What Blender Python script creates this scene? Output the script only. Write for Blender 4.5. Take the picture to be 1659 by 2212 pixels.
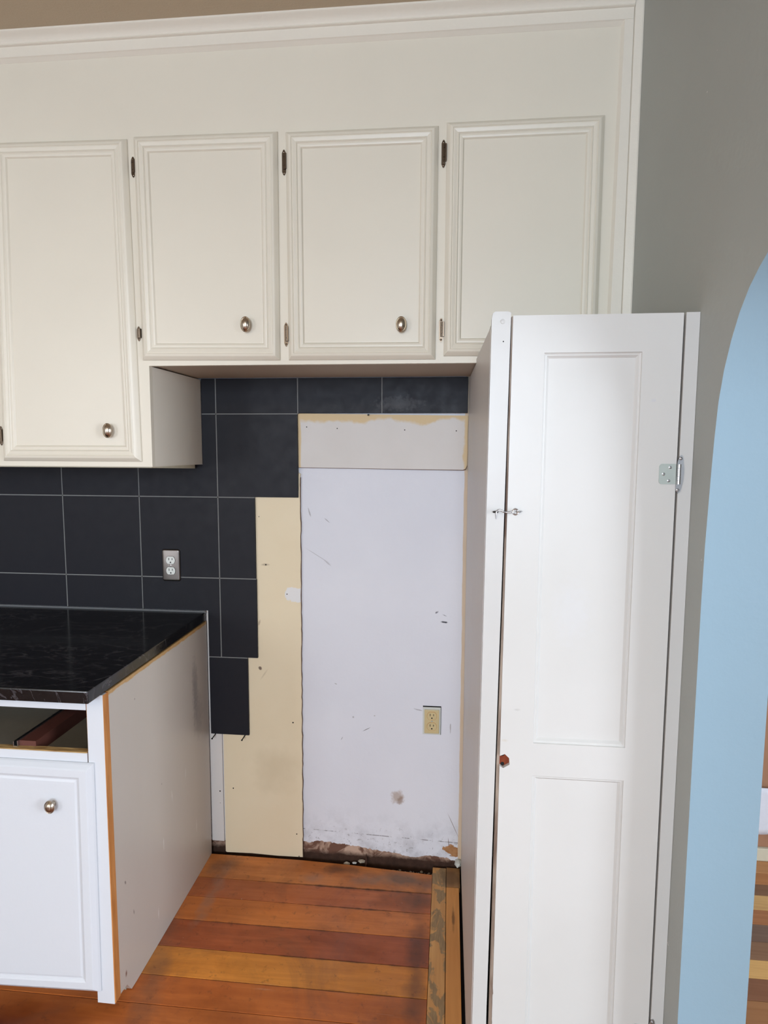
import bpy, bmesh, math, random
from mathutils import Vector, Matrix
random.seed(7)
C = bpy.context.scene.collection
for o in list(bpy.data.objects): bpy.data.objects.remove(o)

# ------------------------------------------------------------------ camera
YAW, PIT, ROL = -0.10230366990862431, -0.1018162842164891, 0.0037626237554939197
FPX = 1374.8577904428416
fw = Vector((math.sin(YAW)*math.cos(PIT), math.cos(YAW)*math.cos(PIT), math.sin(PIT)))
r0 = Vector((math.cos(YAW), -math.sin(YAW), 0)); u0 = r0.cross(fw)
rt = math.cos(ROL)*r0 + math.sin(ROL)*u0; up = -math.sin(ROL)*r0 + math.cos(ROL)*u0
cd = bpy.data.cameras.new('camera'); cam = bpy.data.objects.new('camera', cd); C.objects.link(cam)
cd.sensor_fit = 'HORIZONTAL'; cd.sensor_width = 36; cd.lens = FPX*36/1659; cd.clip_start = .02
m = Matrix((rt, up, -fw)).transposed().to_4x4(); m.translation = Vector((0.8387, -2.23728, 1.5653))
cam.matrix_world = m
bpy.context.scene.camera = cam

# ------------------------------------------------------------------ world, lights, exposure
vs = bpy.context.scene.view_settings
bpy.context.scene.display_settings.display_device = 'sRGB'
vs.view_transform = 'Standard'; vs.look = 'None'; vs.gamma = 1; vs.use_curve_mapping = False
vs.exposure = 0.36
w = bpy.data.worlds.new('world'); bpy.context.scene.world = w; w.use_nodes = True
w.node_tree.nodes['Background'].inputs[0].default_value = (.75, .85, 1, 1)
w.node_tree.nodes['Background'].inputs[1].default_value = .6

def area(name, loc, target, sx, sy, power, col):
    l = bpy.data.lights.new(name, 'AREA'); l.shape = 'RECTANGLE'; l.size = sx; l.size_y = sy
    l.energy = power; l.color = col
    o = bpy.data.objects.new(name, l); C.objects.link(o); o.location = loc
    o.rotation_euler = (Vector(target)-Vector(loc)).to_track_quat('-Z', 'Y').to_euler()
    return o
area('window_daylight', (0.60, -5.97, 1.85), (0.8, 0, 1.6), 1.4, 1.4, 118, (.72, .85, 1))
area('left_fill_light', (-2.25, -4.3, 1.6), (1.2, -1.0, 1.6), 1.3, 1.5, 46, (.84, .91, 1))  # added fill from the left for right wall and pantry side, no window there
area('dining_window_daylight', (4.5, -2.85, 1.6), (0, -.6, 1.2), 1.8, 1.7, 150, (.80, .88, 1))
area('warm_overhead_fill', (-.2, -4.0, 2.60), (-.2, -4.0, 0), .45, .45, 24, (1, .80, .56))  # added warm fill from above, no ceiling lamp in the room

# ------------------------------------------------------------------ materials
def lin(c): return tuple(((x/255)/12.92 if x/255 <= .04045 else ((x/255+.055)/1.055)**2.4) for x in c)
class N:
    def __init__(s, name):
        s.m = bpy.data.materials.new(name); s.m.use_nodes = True; s.t = s.m.node_tree
        s.b = s.t.nodes['Principled BSDF']; s.tc = s.t.nodes.new('ShaderNodeNewGeometry'); s.co = s.tc.outputs['Position']
    def n(s, k, **kw):
        x = s.t.nodes.new(k)
        for a, v in kw.items(): setattr(x, a, v)
        return x
    def l(s, a, b): s.t.links.new(a, b)
    def noise(s, scale, detail=4, rough=.55, dist=0, vec=None, stretch=None, loc=None):
        x = s.n('ShaderNodeTexNoise'); x.inputs['Scale'].default_value = scale
        x.inputs['Detail'].default_value = detail; x.inputs['Roughness'].default_value = rough
        x.inputs['Distortion'].default_value = dist
        v = vec or s.co
        if stretch or loc:
            mp = s.n('ShaderNodeMapping')
            if stretch: mp.inputs['Scale'].default_value = stretch
            if loc: mp.inputs['Location'].default_value = loc
            s.l(v, mp.inputs[0]); v = mp.outputs[0]
        s.l(v, x.inputs['Vector']); return x.outputs['Fac']
    def rng(s, v, a, b, c=0, d=1, smooth=False):
        x = s.n('ShaderNodeMapRange'); x.clamp = True
        if smooth: x.interpolation_type = 'SMOOTHSTEP'
        for i, q in enumerate((a, b, c, d)): x.inputs[i+1].default_value = q
        s.l(v, x.inputs[0]); return x.outputs[0]
    def math(s, op, a, b=None):
        x = s.n('ShaderNodeMath'); x.operation = op
        for i, q in enumerate((a, b)):
            if q is None: continue
            if isinstance(q, (int, float)): x.inputs[i].default_value = q
            else: s.l(q, x.inputs[i])
        return x.outputs[0]
    def mix(s, f, a, b, mode='MIX'):
        x = s.n('ShaderNodeMix'); x.data_type = 'RGBA'; x.blend_type = mode
        for i, q in ((0, f), (6, a), (7, b)):
            if isinstance(q, (int, float)): x.inputs[i].default_value = q
            elif isinstance(q, tuple): x.inputs[i].default_value = (*q[:3], 1)
            else: s.l(q, x.inputs[i])
        return x.outputs[2]
    def axis(s, k):
        x = s.n('ShaderNodeSeparateXYZ'); s.l(s.co, x.inputs[0]); return x.outputs[k]
    def spot(s, cx, cz, rx, rz, ang=0, nz=.5, nscale=60, soft=.4, plane='xz'):
        mp = s.n('ShaderNodeMapping'); mp.vector_type = 'TEXTURE'
        if plane == 'xz':
            mp.inputs['Location'].default_value = (cx, 0, cz); mp.inputs['Scale'].default_value = (rx, 1e4, rz); mp.inputs['Rotation'].default_value = (0, -ang, 0)
        elif plane == 'xy':
            mp.inputs['Location'].default_value = (cx, cz, 0); mp.inputs['Scale'].default_value = (rx, rz, 1e4); mp.inputs['Rotation'].default_value = (0, 0, ang)
        else:
            mp.inputs['Location'].default_value = (0, cx, cz); mp.inputs['Scale'].default_value = (1e4, rx, rz); mp.inputs['Rotation'].default_value = (ang, 0, 0)
        s.l(s.co, mp.inputs[0])
        v = s.n('ShaderNodeVectorMath'); v.operation = 'LENGTH'; s.l(mp.outputs[0], v.inputs[0])
        d = s.math('ADD', v.outputs['Value'], s.math('MULTIPLY', s.math('SUBTRACT', s.noise(nscale, 3), .5), nz*2))
        return s.rng(d, 1, 1-soft)
    def bump(s, h, strength, dist=.002):
        x = s.n('ShaderNodeBump'); x.inputs['Strength'].default_value = strength; x.inputs['Distance'].default_value = dist
        s.l(h, x.inputs['Height']); s.l(x.outputs[0], s.b.inputs['Normal'])
    def col(s, c):
        if isinstance(c, tuple): s.b.inputs['Base Color'].default_value = (*c[:3], 1)
        else: s.l(c, s.b.inputs['Base Color'])
    def set(s, rough=.5, metal=0, spec=.5, coat=0):
        i = s.b.inputs
        if isinstance(rough, (int, float)): i['Roughness'].default_value = rough
        else: s.l(rough, i['Roughness'])
        i['Metallic'].default_value = metal; i['Specular IOR Level'].default_value = spec; i['Coat Weight'].default_value = coat
        return s

def paint(name, c, rough=.42, var=.04, bump=.12, bs=90, spec=.4, chips=None):
    s = N(name); a = lin(c); b = tuple(x*(1-var*2) for x in a)
    k = s.mix(s.noise(3, 3), b, a)
    if chips:
        th, cc = chips
        k = s.mix(s.rng(s.noise(45, 2, .5, loc=(3, 1, 7)), th, th+.02), k, lin(cc))
    s.col(k); s.set(rough, spec=spec)
    h = s.math('ADD', s.noise(bs, 3), s.math('MULTIPLY', s.noise(14, 2), .8))
    s.bump(h, bump, .0015); return s.m
def plain(name, c, rough=.5, metal=0, spec=.5):
    s = N(name); a = lin(c); s.col(s.mix(s.noise(40, 3), tuple(x*.86 for x in a), a)); s.set(rough, metal, spec); return s.m

M = {}
M['cab'] = paint('warm_white_cabinet_paint', (223, 215, 198), .38)
M['cab_side'] = paint('lightened_cabinet_side_paint', (236, 229, 214), .45, .05, .3, 30)  # same paint as the cabinet fronts, colour lightened to make up for weak side light
M['crown'] = paint('cream_trim_paint', (229, 221, 206), .45, .05, .4, 120)
M['base_white'] = paint('bright_white_door_paint', (212, 215, 220), .36, .015)
M['pantry'] = paint('old_gloss_white_paint', (200, 198, 194), .34, .03, .3, 22)
M['pantry_side'] = paint('aged_white_board_paint', (208, 202, 196), .40, .06, .4, 16)
M['ceiling'] = paint('tan_ceiling_paint', (196, 180, 156), .8, .04, .5, 160)
M['wall_r'] = paint('grey_green_wall_paint', (168, 171, 166), .55, .05, .35, 60, chips=(.80, (205, 205, 200)))
M['jamb'] = paint('blue_arch_reveal', (137, 162, 176), .6, .03, .25, 60)  # arch reveal coloured bluer than the kitchen wall
M['wall_plain'] = paint('plain_wall_paint', (228, 226, 222), .7)
M['dining_wall'] = paint('dining_wall_paint', (220, 224, 226), .7)
M['nickel'] = plain('brushed_nickel', (190, 178, 162), .26, 1)
M['bronze'] = plain('dark_nickel_hinge', (112, 98, 84), .3, 1)
M['steel'] = plain('bright_steel', (196, 196, 198), .28, 1)
M['plate'] = plain('brushed_steel_plate', (128, 122, 118), .34, 1)
M['zinc'] = plain('zinc_leaf', (176, 182, 174), .5, .6)
M['black'] = plain('dark_slot', (14, 12, 12), .8)
M['nail'] = plain('black_nail_steel', (34, 32, 26), .5, .6)
M['outlet_white'] = plain('white_plastic', (232, 234, 228), .35)
M['outlet_ivory'] = plain('ivory_plastic', (205, 186, 140), .4)
M['grout'] = plain('grey_grout', (126, 126, 124), .9)
M['caulk'] = plain('grey_caulk_bead', (104, 106, 108), .7)
M['interior'] = plain('dark_cabinet_interior', (160, 152, 138), .8)
M['hard'] = plain('brown_drawer_runner', (96, 52, 42), .6)
M['cloth'] = plain('white_cloth', (226, 228, 236), .9)
M['chest'] = plain('brown_cardboard', (168, 124, 94), .8)
M['pale'] = plain('pale_base_paint', (214, 208, 184), .6)
M['rubble_light'] = plain('plaster_rubble', (168, 156, 138), .95)
M['rust'] = plain('rusty_iron', (70, 44, 32), .8, .3)
M['subfloor'] = plain('dirt_subfloor', (44, 32, 26), .95)
M['board_edge'] = plain('brown_board_edge', (112, 88, 72), .9)  # thin brown line along the drywall edges
M['lump'] = plain('pale_plaster_lump', (206, 208, 202), .9)

def mk_tile():
    s = N('charcoal_slate_tile')
    k = s.mix(s.noise(2.2, 2), lin((27, 26, 33)), lin((32, 33, 38)))
    k = s.mix(s.rng(s.noise(60, 5, .7), .72, .9), k, lin((48, 48, 52)))
    sm = s.spot(.66, 1.715, .09, .03, 0, .9, 70, .6)
    k = s.mix(s.math('MULTIPLY', sm, .12), k, lin((150, 150, 152)))
    s.col(k); s.set(s.rng(s.noise(25, 4), .3, .7, .45, .58), spec=.22); s.bump(s.noise(70, 5, .6), .25, .001); return s.m
M['tile'] = mk_tile()
def mk_granite():
    s = N('black_granite')
    n1 = s.noise(11, 7, .68, 1.2, stretch=(1, 2.6, 1)); n2 = s.noise(160, 4, .7)
    k = s.mix(s.rng(n1, .56, .85), lin((16, 16, 17)), lin((54, 50, 56)))
    k = s.mix(s.rng(n2, .60, .78, 0, .35), k, lin((70, 68, 74)))
    vein = s.rng(s.math('ABSOLUTE', s.math('SUBTRACT', s.noise(3.4, 6, .6, 1.6, stretch=(1, 2.2, 1), loc=(5, 2, 0)), .5)), 0, .012, .38, 0)
    k = s.mix(vein, k, lin((104, 100, 104)))
    s.col(k); s.set(s.rng(n2, .35, .7, .10, .22), spec=.5); s.bump(s.noise(45, 4), .08, .001); return s.m
M['granite'] = mk_granite()
def mk_cream():
    s = N('cream_drywall_paint')
    k = s.mix(s.noise(3, 4), lin((224, 206, 172)), lin((234, 220, 192)))
    for q, c, f in ((s.spot(.17, 1.134, .020, .005, 0, .5, 90, .6), (150, 130, 108), .6),
                    (s.spot(.145, .742, .007, .009, .5, .3, 90, .4), (104, 84, 72), .9),
                    (s.spot(.16, .718, .004, .030, -.6, .3, 90, .8), (186, 168, 140), .5),
                    (s.spot(.145, .915, .005, .014, -.3, .5, 90, .7), (160, 136, 108), .6),
                    (s.spot(.20, .35, .11, .12, 0, .7, 12, .9), (196, 178, 146), .35)):
        k = s.mix(s.math('MULTIPLY', q, f), k, lin(c))
    k = s.mix(s.spot(.284, 1.020, .038, .028, 0, .75, 34, .06), k, lin((226, 224, 222)))
    s.col(k); s.set(.5, spec=.3); s.bump(s.noise(40, 4), .12, .001); return s.m
M['cream'] = mk_cream()
def mk_strip():
    s = N('plaster_smeared_drywall')
    x = s.axis(0); z = s.axis(2)
    d = s.math('MINIMUM', s.math('MULTIPLY', s.math('SUBTRACT', 1.683, z), .55), s.math('MINIMUM', s.math('MULTIPLY', s.math('SUBTRACT', x, .300), 2.2), s.math('SUBTRACT', .902, x)))
    d = s.math('ADD', d, s.math('MULTIPLY', s.math('SUBTRACT', s.noise(9, 4), .5), .05))
    k = s.mix(s.rng(d, .012, .018), lin((214, 190, 150)), s.mix(s.noise(5, 4), lin((208, 202, 196)), lin((222, 218, 214))))
    s.col(k); s.set(.7, spec=.3); s.bump(s.noise(30, 5), .4, .002); return s.m
M['strip'] = mk_strip()
def mk_plaster():
    s = N('worn_white_plaster')
    x = s.axis(0); z = s.axis(2)
    k = s.mix(s.noise(2.5, 4), lin((212, 213, 221)), lin((228, 228, 233)))
    # darker smudging just above the missing baseboard
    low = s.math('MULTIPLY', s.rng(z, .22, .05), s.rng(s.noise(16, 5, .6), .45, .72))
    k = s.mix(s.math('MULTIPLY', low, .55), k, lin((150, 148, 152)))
    speck = s.math('MULTIPLY', s.rng(z, .16, .06), s.rng(s.noise(70, 5, .7), .60, .66))
    k = s.mix(s.math('MULTIPLY', speck, .7), k, lin((96, 88, 84)))
    line = s.math('MULTIPLY', s.rng(s.math('ABSOLUTE', s.math('SUBTRACT', s.math('ADD', z, s.math('MULTIPLY', x, .03)), .122)), .0022, .0008), s.rng(s.noise(30, 3, stretch=(1, 1, .1)), .48, .56))
    k = s.mix(s.math('MULTIPLY', line, .75), k, lin((84, 78, 78)))
    sp = [(.662, .262, .030, .030, -.6, .7, 60, (168, 146, 128), .7), (.672, .250, .012, .020, -.5, .7, 90, (140, 112, 92), .6),
          (.828, .937, .017, .004, -.1, .6, 110, (60, 62, 70), .95), (.800, .972, .008, .004, .6, .6, 110, (90, 90, 98), .8),
          (.828, .962, .010, .002, -.4, .5, 110, (120, 120, 126), .7),
          (.545, .520, .020, .0014, .5, .2, 60, (90, 84, 84), .9), (.452, .480, .008, .0015, 1.1, .2, 60, (130, 124, 124), .8),
          (.43, .69, .006, .002, -.4, .3, 80, (140, 134, 130), .7), (.495, .565, .004, .004, 0, .4, 80, (140, 134, 130), .6),
          (.575, .574, .004, .003, 0, .4, 80, (140, 134, 130), .6), (.855, .54, .003, .024, 0, .6, 80, (140, 130, 126), .6),
          (.735, .605, .020, .003, -.2, .6, 90, (128, 124, 126), .5),
          (.40, 1.30, .015, .002, -.7, .4, 60, (150, 148, 150), .7), (.365, 1.17, .060, .0016, -.55, .3, 30, (170, 168, 172), .7),
          (.40, 1.145, .020, .003, -.7, .6, 60, (176, 174, 178), .7), (.335, 1.33, .003, .02, .3, .6, 90, (140, 136, 138), .6),
          (.872, .16, .0012, .060, .42, .25, 14, (120, 96, 84), .9), (.855, .090, .0014, .026, .1, .25, 20, (110, 84, 70), .9)]
    for cx, cz, rx, rz, an, nz, ns, c, f in sp:
        k = s.mix(s.math('MULTIPLY', s.spot(cx, cz, rx, rz, an, nz, ns, .5), f), k, lin(c))
    k = s.mix(s.spot(.868, .062, .030, .022, -.5, .8, 50, .1), k, s.mix(s.noise(60, 4), lin((130, 78, 42)), lin((196, 150, 104))))
    edge = s.math('ADD', x, s.math('MULTIPLY', s.math('SUBTRACT', s.noise(10, 4), .5), .010))
    k = s.mix(s.rng(edge, .889, .891), k, s.mix(s.noise(8, 3), lin((206, 180, 148)), lin((218, 202, 182))))
    s.col(k); s.set(.6, spec=.3)
    top = s.math('MULTIPLY', s.noise(38, 5, .6, .6), s.rng(z, 1.30, 1.48, .25, 1.2))
    s.bump(s.math('ADD', top, s.noise(9, 4)), .5, .004); return s.m
M['plaster'] = mk_plaster()
def mk_backing():
    s = N('bare_brown_wall_base')
    z = s.axis(2); x = s.axis(0)
    k = s.mix(s.rng(s.noise(18, 5, .6, .8), .42, .56), lin((112, 80, 66)), lin((192, 162, 142)))
    dk = s.math('ADD', z, s.math('MULTIPLY', s.math('SUBTRACT', s.noise(22, 4), .5), .03))
    k = s.mix(s.rng(dk, .030, .012), k, s.mix(s.noise(50, 4), lin((40, 27, 22)), lin((82, 58, 46))))
    s.col(k); s.set(.9, spec=.2); s.bump(s.noise(50, 5), .8, .004); return s.m
M['backing'] = mk_backing()
def mk_planks(name, gloss=.32, grain=1.0, along='x'):
    s = N(name)
    at = s.n('ShaderNodeVertexColor', layer_name='tint')
    at2 = s.n('ShaderNodeAttribute', attribute_name='seed')
    st = (1.2, 22, 22) if along == 'x' else (22, 1.2, 22)
    cx = s.n('ShaderNodeVectorMath'); cx.operation = 'ADD'; s.l(s.co, cx.inputs[0]); s.l(at2.outputs['Vector'], cx.inputs[1])
    g = s.noise(2.2, 6, .6, .7, vec=cx.outputs[0], stretch=st); g2 = s.noise(1.3, 3, .5, .2, vec=cx.outputs[0], stretch=(1.6, 5, 5) if along == 'x' else (5, 1.6, 5))
    k = s.mix(s.rng(g, .35, .68), s.mix(1, at.outputs['Color'], (.80, .74, .70), 'MULTIPLY'), at.outputs['Color'])
    k = s.mix(s.rng(g2, .42, .70, 0, .55*grain), k, s.mix(1, at.outputs['Color'], (.66, .55, .50), 'MULTIPLY'))
    return s, k, g
def mk_floor():
    s, k, g = mk_planks('worn_orange_fir_planks')
    k = s.mix(s.rng(s.noise(4.5, 5, .6, .8, stretch=(.7, 1.4, 1)), .46, .66, 0, .6), k, s.mix(1, k, (.58, .50, .46), 'MULTIPLY'))
    k = s.mix(s.rng(s.noise(3.5, 4, .6, .5, loc=(7, 3, 0)), .50, .68, 0, .5), k, s.mix(1, k, (1.25, 1.20, 1.1), 'MULTIPLY'))
    for cx, cy, rx, ry, an, nz, ns, c, f in ((.70, -.075, .16, .050, -.1, .6, 14, (92, 84, 76), .75), (.46, -.045, .09, .030, 0, .9, 18, (72, 54, 42), .6),
            (.36, -.10, .05, .03, 0, .6, 20, (150, 116, 96), .5), (.02, -.06, .09, .06, .6, .7, 14, (84, 62, 50), .6),
            (.74, -.17, .09, .06, 0, .9, 12, (98, 66, 48), .6), (.03, -.22, .030, .20, 0, 1.0, 20, (150, 116, 96), .45),
            (.76, -.42, .04, .34, 0, .9, 10, (74, 48, 38), .6), (-.02, -.55, .05, .3, .2, .9, 14, (110, 80, 60), .5),
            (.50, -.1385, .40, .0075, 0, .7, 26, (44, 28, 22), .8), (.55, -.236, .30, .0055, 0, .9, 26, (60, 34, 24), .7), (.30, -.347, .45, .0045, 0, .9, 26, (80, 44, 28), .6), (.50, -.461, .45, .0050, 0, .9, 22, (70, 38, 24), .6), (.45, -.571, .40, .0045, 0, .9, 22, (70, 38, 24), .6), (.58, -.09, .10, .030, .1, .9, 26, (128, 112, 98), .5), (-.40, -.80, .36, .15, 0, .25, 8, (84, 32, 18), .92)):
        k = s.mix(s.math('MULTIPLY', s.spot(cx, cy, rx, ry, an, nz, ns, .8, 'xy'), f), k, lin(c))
    k = s.mix(s.math('MULTIPLY', s.rng(s.noise(30, 5, .7), .58, .70), .5), k, lin((74, 44, 30)))
    k = s.mix(s.math('MULTIPLY', s.rng(s.noise(2.4, 6, .7, 1, loc=(1, 8, 0)), .50, .62), .32), k, lin((104, 66, 46)))
    k = s.mix(s.math('MULTIPLY', s.rng(s.noise(110, 3, .5, loc=(2, 5, 1)), .765, .78), .8), k, lin((206, 186, 168)))
    k = s.mix(s.math('MULTIPLY', s.rng(s.noise(8, 5, .7, stretch=(.25, 9, 1), loc=(4, 1, 0)), .66, .70), .35), k, lin((200, 160, 130)))
    s.col(k); s.set(s.rng(s.noise(9, 5), .3, .7, .28, .60), spec=.45); s.bump(s.math('ADD', g, s.noise(6, 3)), .2, .0015); return s.m
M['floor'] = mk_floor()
def mk_edge():
    s, k, g = mk_planks('worn_edge_boards', along='y')
    pt = s.math('MULTIPLY', s.rng(s.axis(0), .851, .846), s.rng(s.noise(26, 4, .6, .6, stretch=(1, .5, 1)), .49, .54))
    k = s.mix(pt, k, s.mix(s.noise(60, 4, stretch=(3, .4, 1)), lin((112, 88, 64)), lin((180, 150, 108))))
    k = s.mix(s.math('MULTIPLY', s.spot(.872, -.25, .006, .070, 0, .5, 30, .7, 'xy'), .7), k, lin((74, 46, 26)))
    k = s.mix(s.math('MULTIPLY', s.spot(.862, -.05, .05, .05, 0, .6, 20, .5, 'xy'), .5), k, lin((82, 62, 44)))
    s.col(k); s.set(.55, spec=.3); s.bump(g, .25, .002); return s.m
M['edge'] = mk_edge()
def mk_oak():
    s, k, g = mk_planks('distressed_dining_planks', grain=.6)
    s.col(k); s.set(.45, spec=.35); s.bump(g, .2, .002); return s.m
M['oak'] = mk_oak()
def mk_rawwood(name, a, b, sc=18, along='z'):
    s = N(name); st = {'z': (3, 3, .35), 'x': (.35, 3, 3), 'y': (3, .35, 3)}[along]
    s.col(s.mix(s.rng(s.noise(sc, 5, .6, .5, stretch=st), .35, .65), lin(a), lin(b))); s.set(.6, spec=.3); s.bump(s.noise(60, 4), .2, .001); return s.m
M['raw_edge'] = mk_rawwood('orange_raw_wood_edge', (186, 120, 62), (206, 144, 84))
M['raw_rail'] = mk_rawwood('splintered_raw_rail_top', (146, 106, 60), (206, 172, 116), 40, 'x')
M['worn'] = mk_rawwood('worn_brown_door_edge', (116, 92, 78), (182, 164, 148), 16)
M['plaster_plain'] = paint('white_board_strip_paint', (222, 216, 210), .5)
M['hole_wood'] = mk_rawwood('red_brown_bare_wood', (112, 44, 22), (140, 66, 34), 30)
def mk_base_side():
    s = N('scuffed_grey_side_panel')
    k = s.mix(s.noise(2.5, 4, stretch=(1, 1, .3)), lin((190, 182, 172)), lin((204, 197, 188)))
    # bare tan wood showing in a thin irregular band under the countertop
    z = s.axis(2); y = s.axis(1)
    e = s.math('ADD', z, s.math('MULTIPLY', s.math('SUBTRACT', s.noise(26, 5), .5), .014))
    k = s.mix(s.rng(e, .9050, .9085), k, s.mix(s.noise(50, 3), lin((176, 132, 74)), lin((204, 168, 116))))
    e2 = s.math('ADD', y, s.math('MULTIPLY', s.math('SUBTRACT', s.noise(30, 4), .5), .012))
    for cy, cz, ry, rz, an, c, f in ((-.12, .70, .030, .14, 0, (116, 112, 114), .55), (-.10, .60, .05, .10, 0, (120, 116, 118), .35),
            (-.40, .30, .004, .030, 0, (222, 220, 216), .8), (-.33, .42, .003, .025, .1, (222, 220, 216), .7), (-.22, .44, .0025, .02, -.1, (222, 220, 216), .8),
            (-.14, .20, .003, .035, 0, (226, 222, 216), .8), (-.45, .10, .004, .03, 0, (222, 220, 216), .7), (-.55, .84, .004, .004, 0, (110, 90, 80), .7),
            (-.40, .50, .003, .004, 0, (120, 112, 106), .7), (-.64, .34, .004, .008, .5, (100, 90, 84), .8), (-.60, .22, .004, .012, .3, (110, 100, 92), .7), (-.655, .075, .006, .012, 0, (110, 70, 50), .9)):
        k = s.mix(s.math('MULTIPLY', s.spot(cy, cz, ry, rz, an, .5, 70, .7, 'yz'), f), k, lin(c))
    s.col(k); s.set(.33, spec=.45); s.bump(s.noise(20, 3, stretch=(1, 1, .3)), .2, .002); return s.m
M['base_side'] = mk_base_side()
def mk_pantry_door():
    s = N('old_gloss_white_door_paint')
    k = s.mix(s.noise(3, 3), lin((200, 198, 193)), lin((209, 207, 203)))
    e = s.math('ADD', s.axis(0), s.math('MULTIPLY', s.math('SUBTRACT', s.noise(28, 4), .5), .012))
    k = s.mix(s.rng(e, .9513, .9500), k, lin((112, 92, 74)))
    for cx, cz, rx, rz, c, f in ((.966, .935, .008, .004, (196, 186, 170), .6), (.99, 1.005, .008, .003, (176, 172, 168), .5), (1.244, 1.66, .006, .004, (196, 196, 200), .6), (1.10, 1.22, .05, .08, (206, 206, 206), .4)):
        k = s.mix(s.math('MULTIPLY', s.spot(cx, cz, rx, rz, 0, .6, 70, .7), f), k, lin(c))
    s.col(k); s.set(.36, spec=.4); s.bump(s.math('ADD', s.noise(22, 3), s.noise(8, 2)), .25, .0018); return s.m
M['pantry_door'] = mk_pantry_door()

# ------------------------------------------------------------------ mesh helpers (world coordinates)
class B:
    def __init__(s): s.bm = bmesh.new(); s.tint = s.bm.loops.layers.float_color.new('tint'); s.seed = s.bm.loops.layers.float_color.new('seed')
    def poly(s, pts): return s.bm.faces.new([s.bm.verts.new(p) for p in pts])
    def box(s, x0, x1, y0, y1, z0, z1, bev=0, tint=None, rot=None):
        r = bmesh.ops.create_cube(s.bm, size=1)
        vs_ = r['verts']
        for v in vs_: v.co = Vector(((x0+x1)/2+v.co.x*(x1-x0), (y0+y1)/2+v.co.y*(y1-y0), (z0+z1)/2+v.co.z*(z1-z0)))
        fs = {f for v in vs_ for f in v.link_faces}
        if bev:
            es = list({e for v in vs_ for e in v.link_edges})
            q = bmesh.ops.bevel(s.bm, geom=es, offset=bev, segments=2, affect='EDGES', profile=.6)
            fs = {f for v in q['verts'] for f in v.link_faces} | {f for f in fs if f.is_valid}
        if tint:
            sd = (random.uniform(0, 9), random.uniform(0, 9), random.uniform(0, 9), 1)
            for f in fs:
                for l in f.loops: l[s.tint] = (*lin(tint), 1); l[s.seed] = sd
        return s
    def prism(s, pts, axis, a, b):
        # pts: 2-D outline in the two other axes (x,z) for y, (y,z) for x, (x,y) for z
        def P(p, t): return {'y': (p[0], t, p[1]), 'x': (t, p[0], p[1]), 'z': (p[0], p[1], t)}[axis]
        va = [s.bm.verts.new(P(p, a)) for p in pts]; vb = [s.bm.verts.new(P(p, b)) for p in pts]
        s.bm.faces.new(va); s.bm.faces.new(vb[::-1]); n = len(pts)
        for i in range(n): s.bm.faces.new((va[i], vb[i], vb[(i+1) % n], va[(i+1) % n]))
        return s
    def loft(s, corners, prof, yf, cap=True):
        # nested rectangular rings: corners TL,TR,BR,BL (x,z); prof (inset, height towards -y)
        sg = ((1, -1), (-1, -1), (-1, 1), (1, 1)); prev = None
        for ins, h in prof:
            ring = [s.bm.verts.new((c[0]+q[0]*ins, yf-h, c[1]+q[1]*ins)) for c, q in zip(corners, sg)]
            if prev:
                for i in range(4): s.bm.faces.new((prev[i], prev[(i+1) % 4], ring[(i+1) % 4], ring[i]))
            prev = ring
        if cap: s.bm.faces.new(prev)
        return s
    def tube(s, pts, r, seg=10, close=False, caps=True):
        pts = [Vector(p) for p in pts]; n = len(pts); rings = []
        for i, p in enumerate(pts):
            a = pts[(i-1) % n] if (close or i > 0) else p; b = pts[(i+1) % n] if (close or i < n-1) else p
            t = (b-a).normalized(); ref = Vector((0, 1, 0)) if abs(t.y) < .9 else Vector((1, 0, 0))
            u = t.cross(ref).normalized(); v = t.cross(u); rr = r[i] if isinstance(r, (list, tuple)) else r
            rings.append([s.bm.verts.new(p+rr*(math.cos(k*2*math.pi/seg)*u+math.sin(k*2*math.pi/seg)*v)) for k in range(seg)])
        m_ = n if close else n-1
        for i in range(m_):
            A, D = rings[i], rings[(i+1) % n]
            for k in range(seg): s.bm.faces.new((A[k], A[(k+1) % seg], D[(k+1) % seg], D[k]))
        if caps and not close: s.bm.faces.new(rings[0]); s.bm.faces.new(rings[-1][::-1])
        return s
    def lathe_y(s, cx, yf, cz, prof, ax=1, az=1, seg=28):
        # rings round the -y axis: prof (radius, height from yf towards the camera side)
        prev = None
        for r, h in prof:
            if r < 1e-6:
                c = s.bm.verts.new((cx, yf-h, cz))
                for k in range(seg): s.bm.faces.new((prev[k], prev[(k+1) % seg], c))
                break
            ring = [s.bm.verts.new((cx+ax*r*math.cos(k*2*math.pi/seg), yf-h, cz+az*r*math.sin(k*2*math.pi/seg))) for k in range(seg)]
            if prev:
                for k in range(seg): s.bm.faces.new((prev[k], prev[(k+1) % seg], ring[(k+1) % seg], ring[k]))
            prev = ring
        return s
    def build(s, name, mat, parent=None, smooth=False, origin=None):
        bmesh.ops.recalc_face_normals(s.bm, faces=s.bm.faces)
        org = Vector((0, 0, 0)); p = parent
        if parent is None and origin: org = Vector(origin)
        while p is not None: org = org+p.location; p = p.parent
        if org.length: bmesh.ops.translate(s.bm, verts=s.bm.verts, vec=-org)
        me = bpy.data.meshes.new(name); s.bm.to_mesh(me); s.bm.free()
        me.materials.append(M[mat] if isinstance(mat, str) else mat)
        if smooth:
            for f in me.polygons: f.use_smooth = True
            try: me.set_sharp_from_angle(angle=math.radians(40))
            except Exception: pass
        o = bpy.data.objects.new(name, me); C.objects.link(o); o.parent = parent
        if parent is None and origin: o.location = origin
        return o
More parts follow.
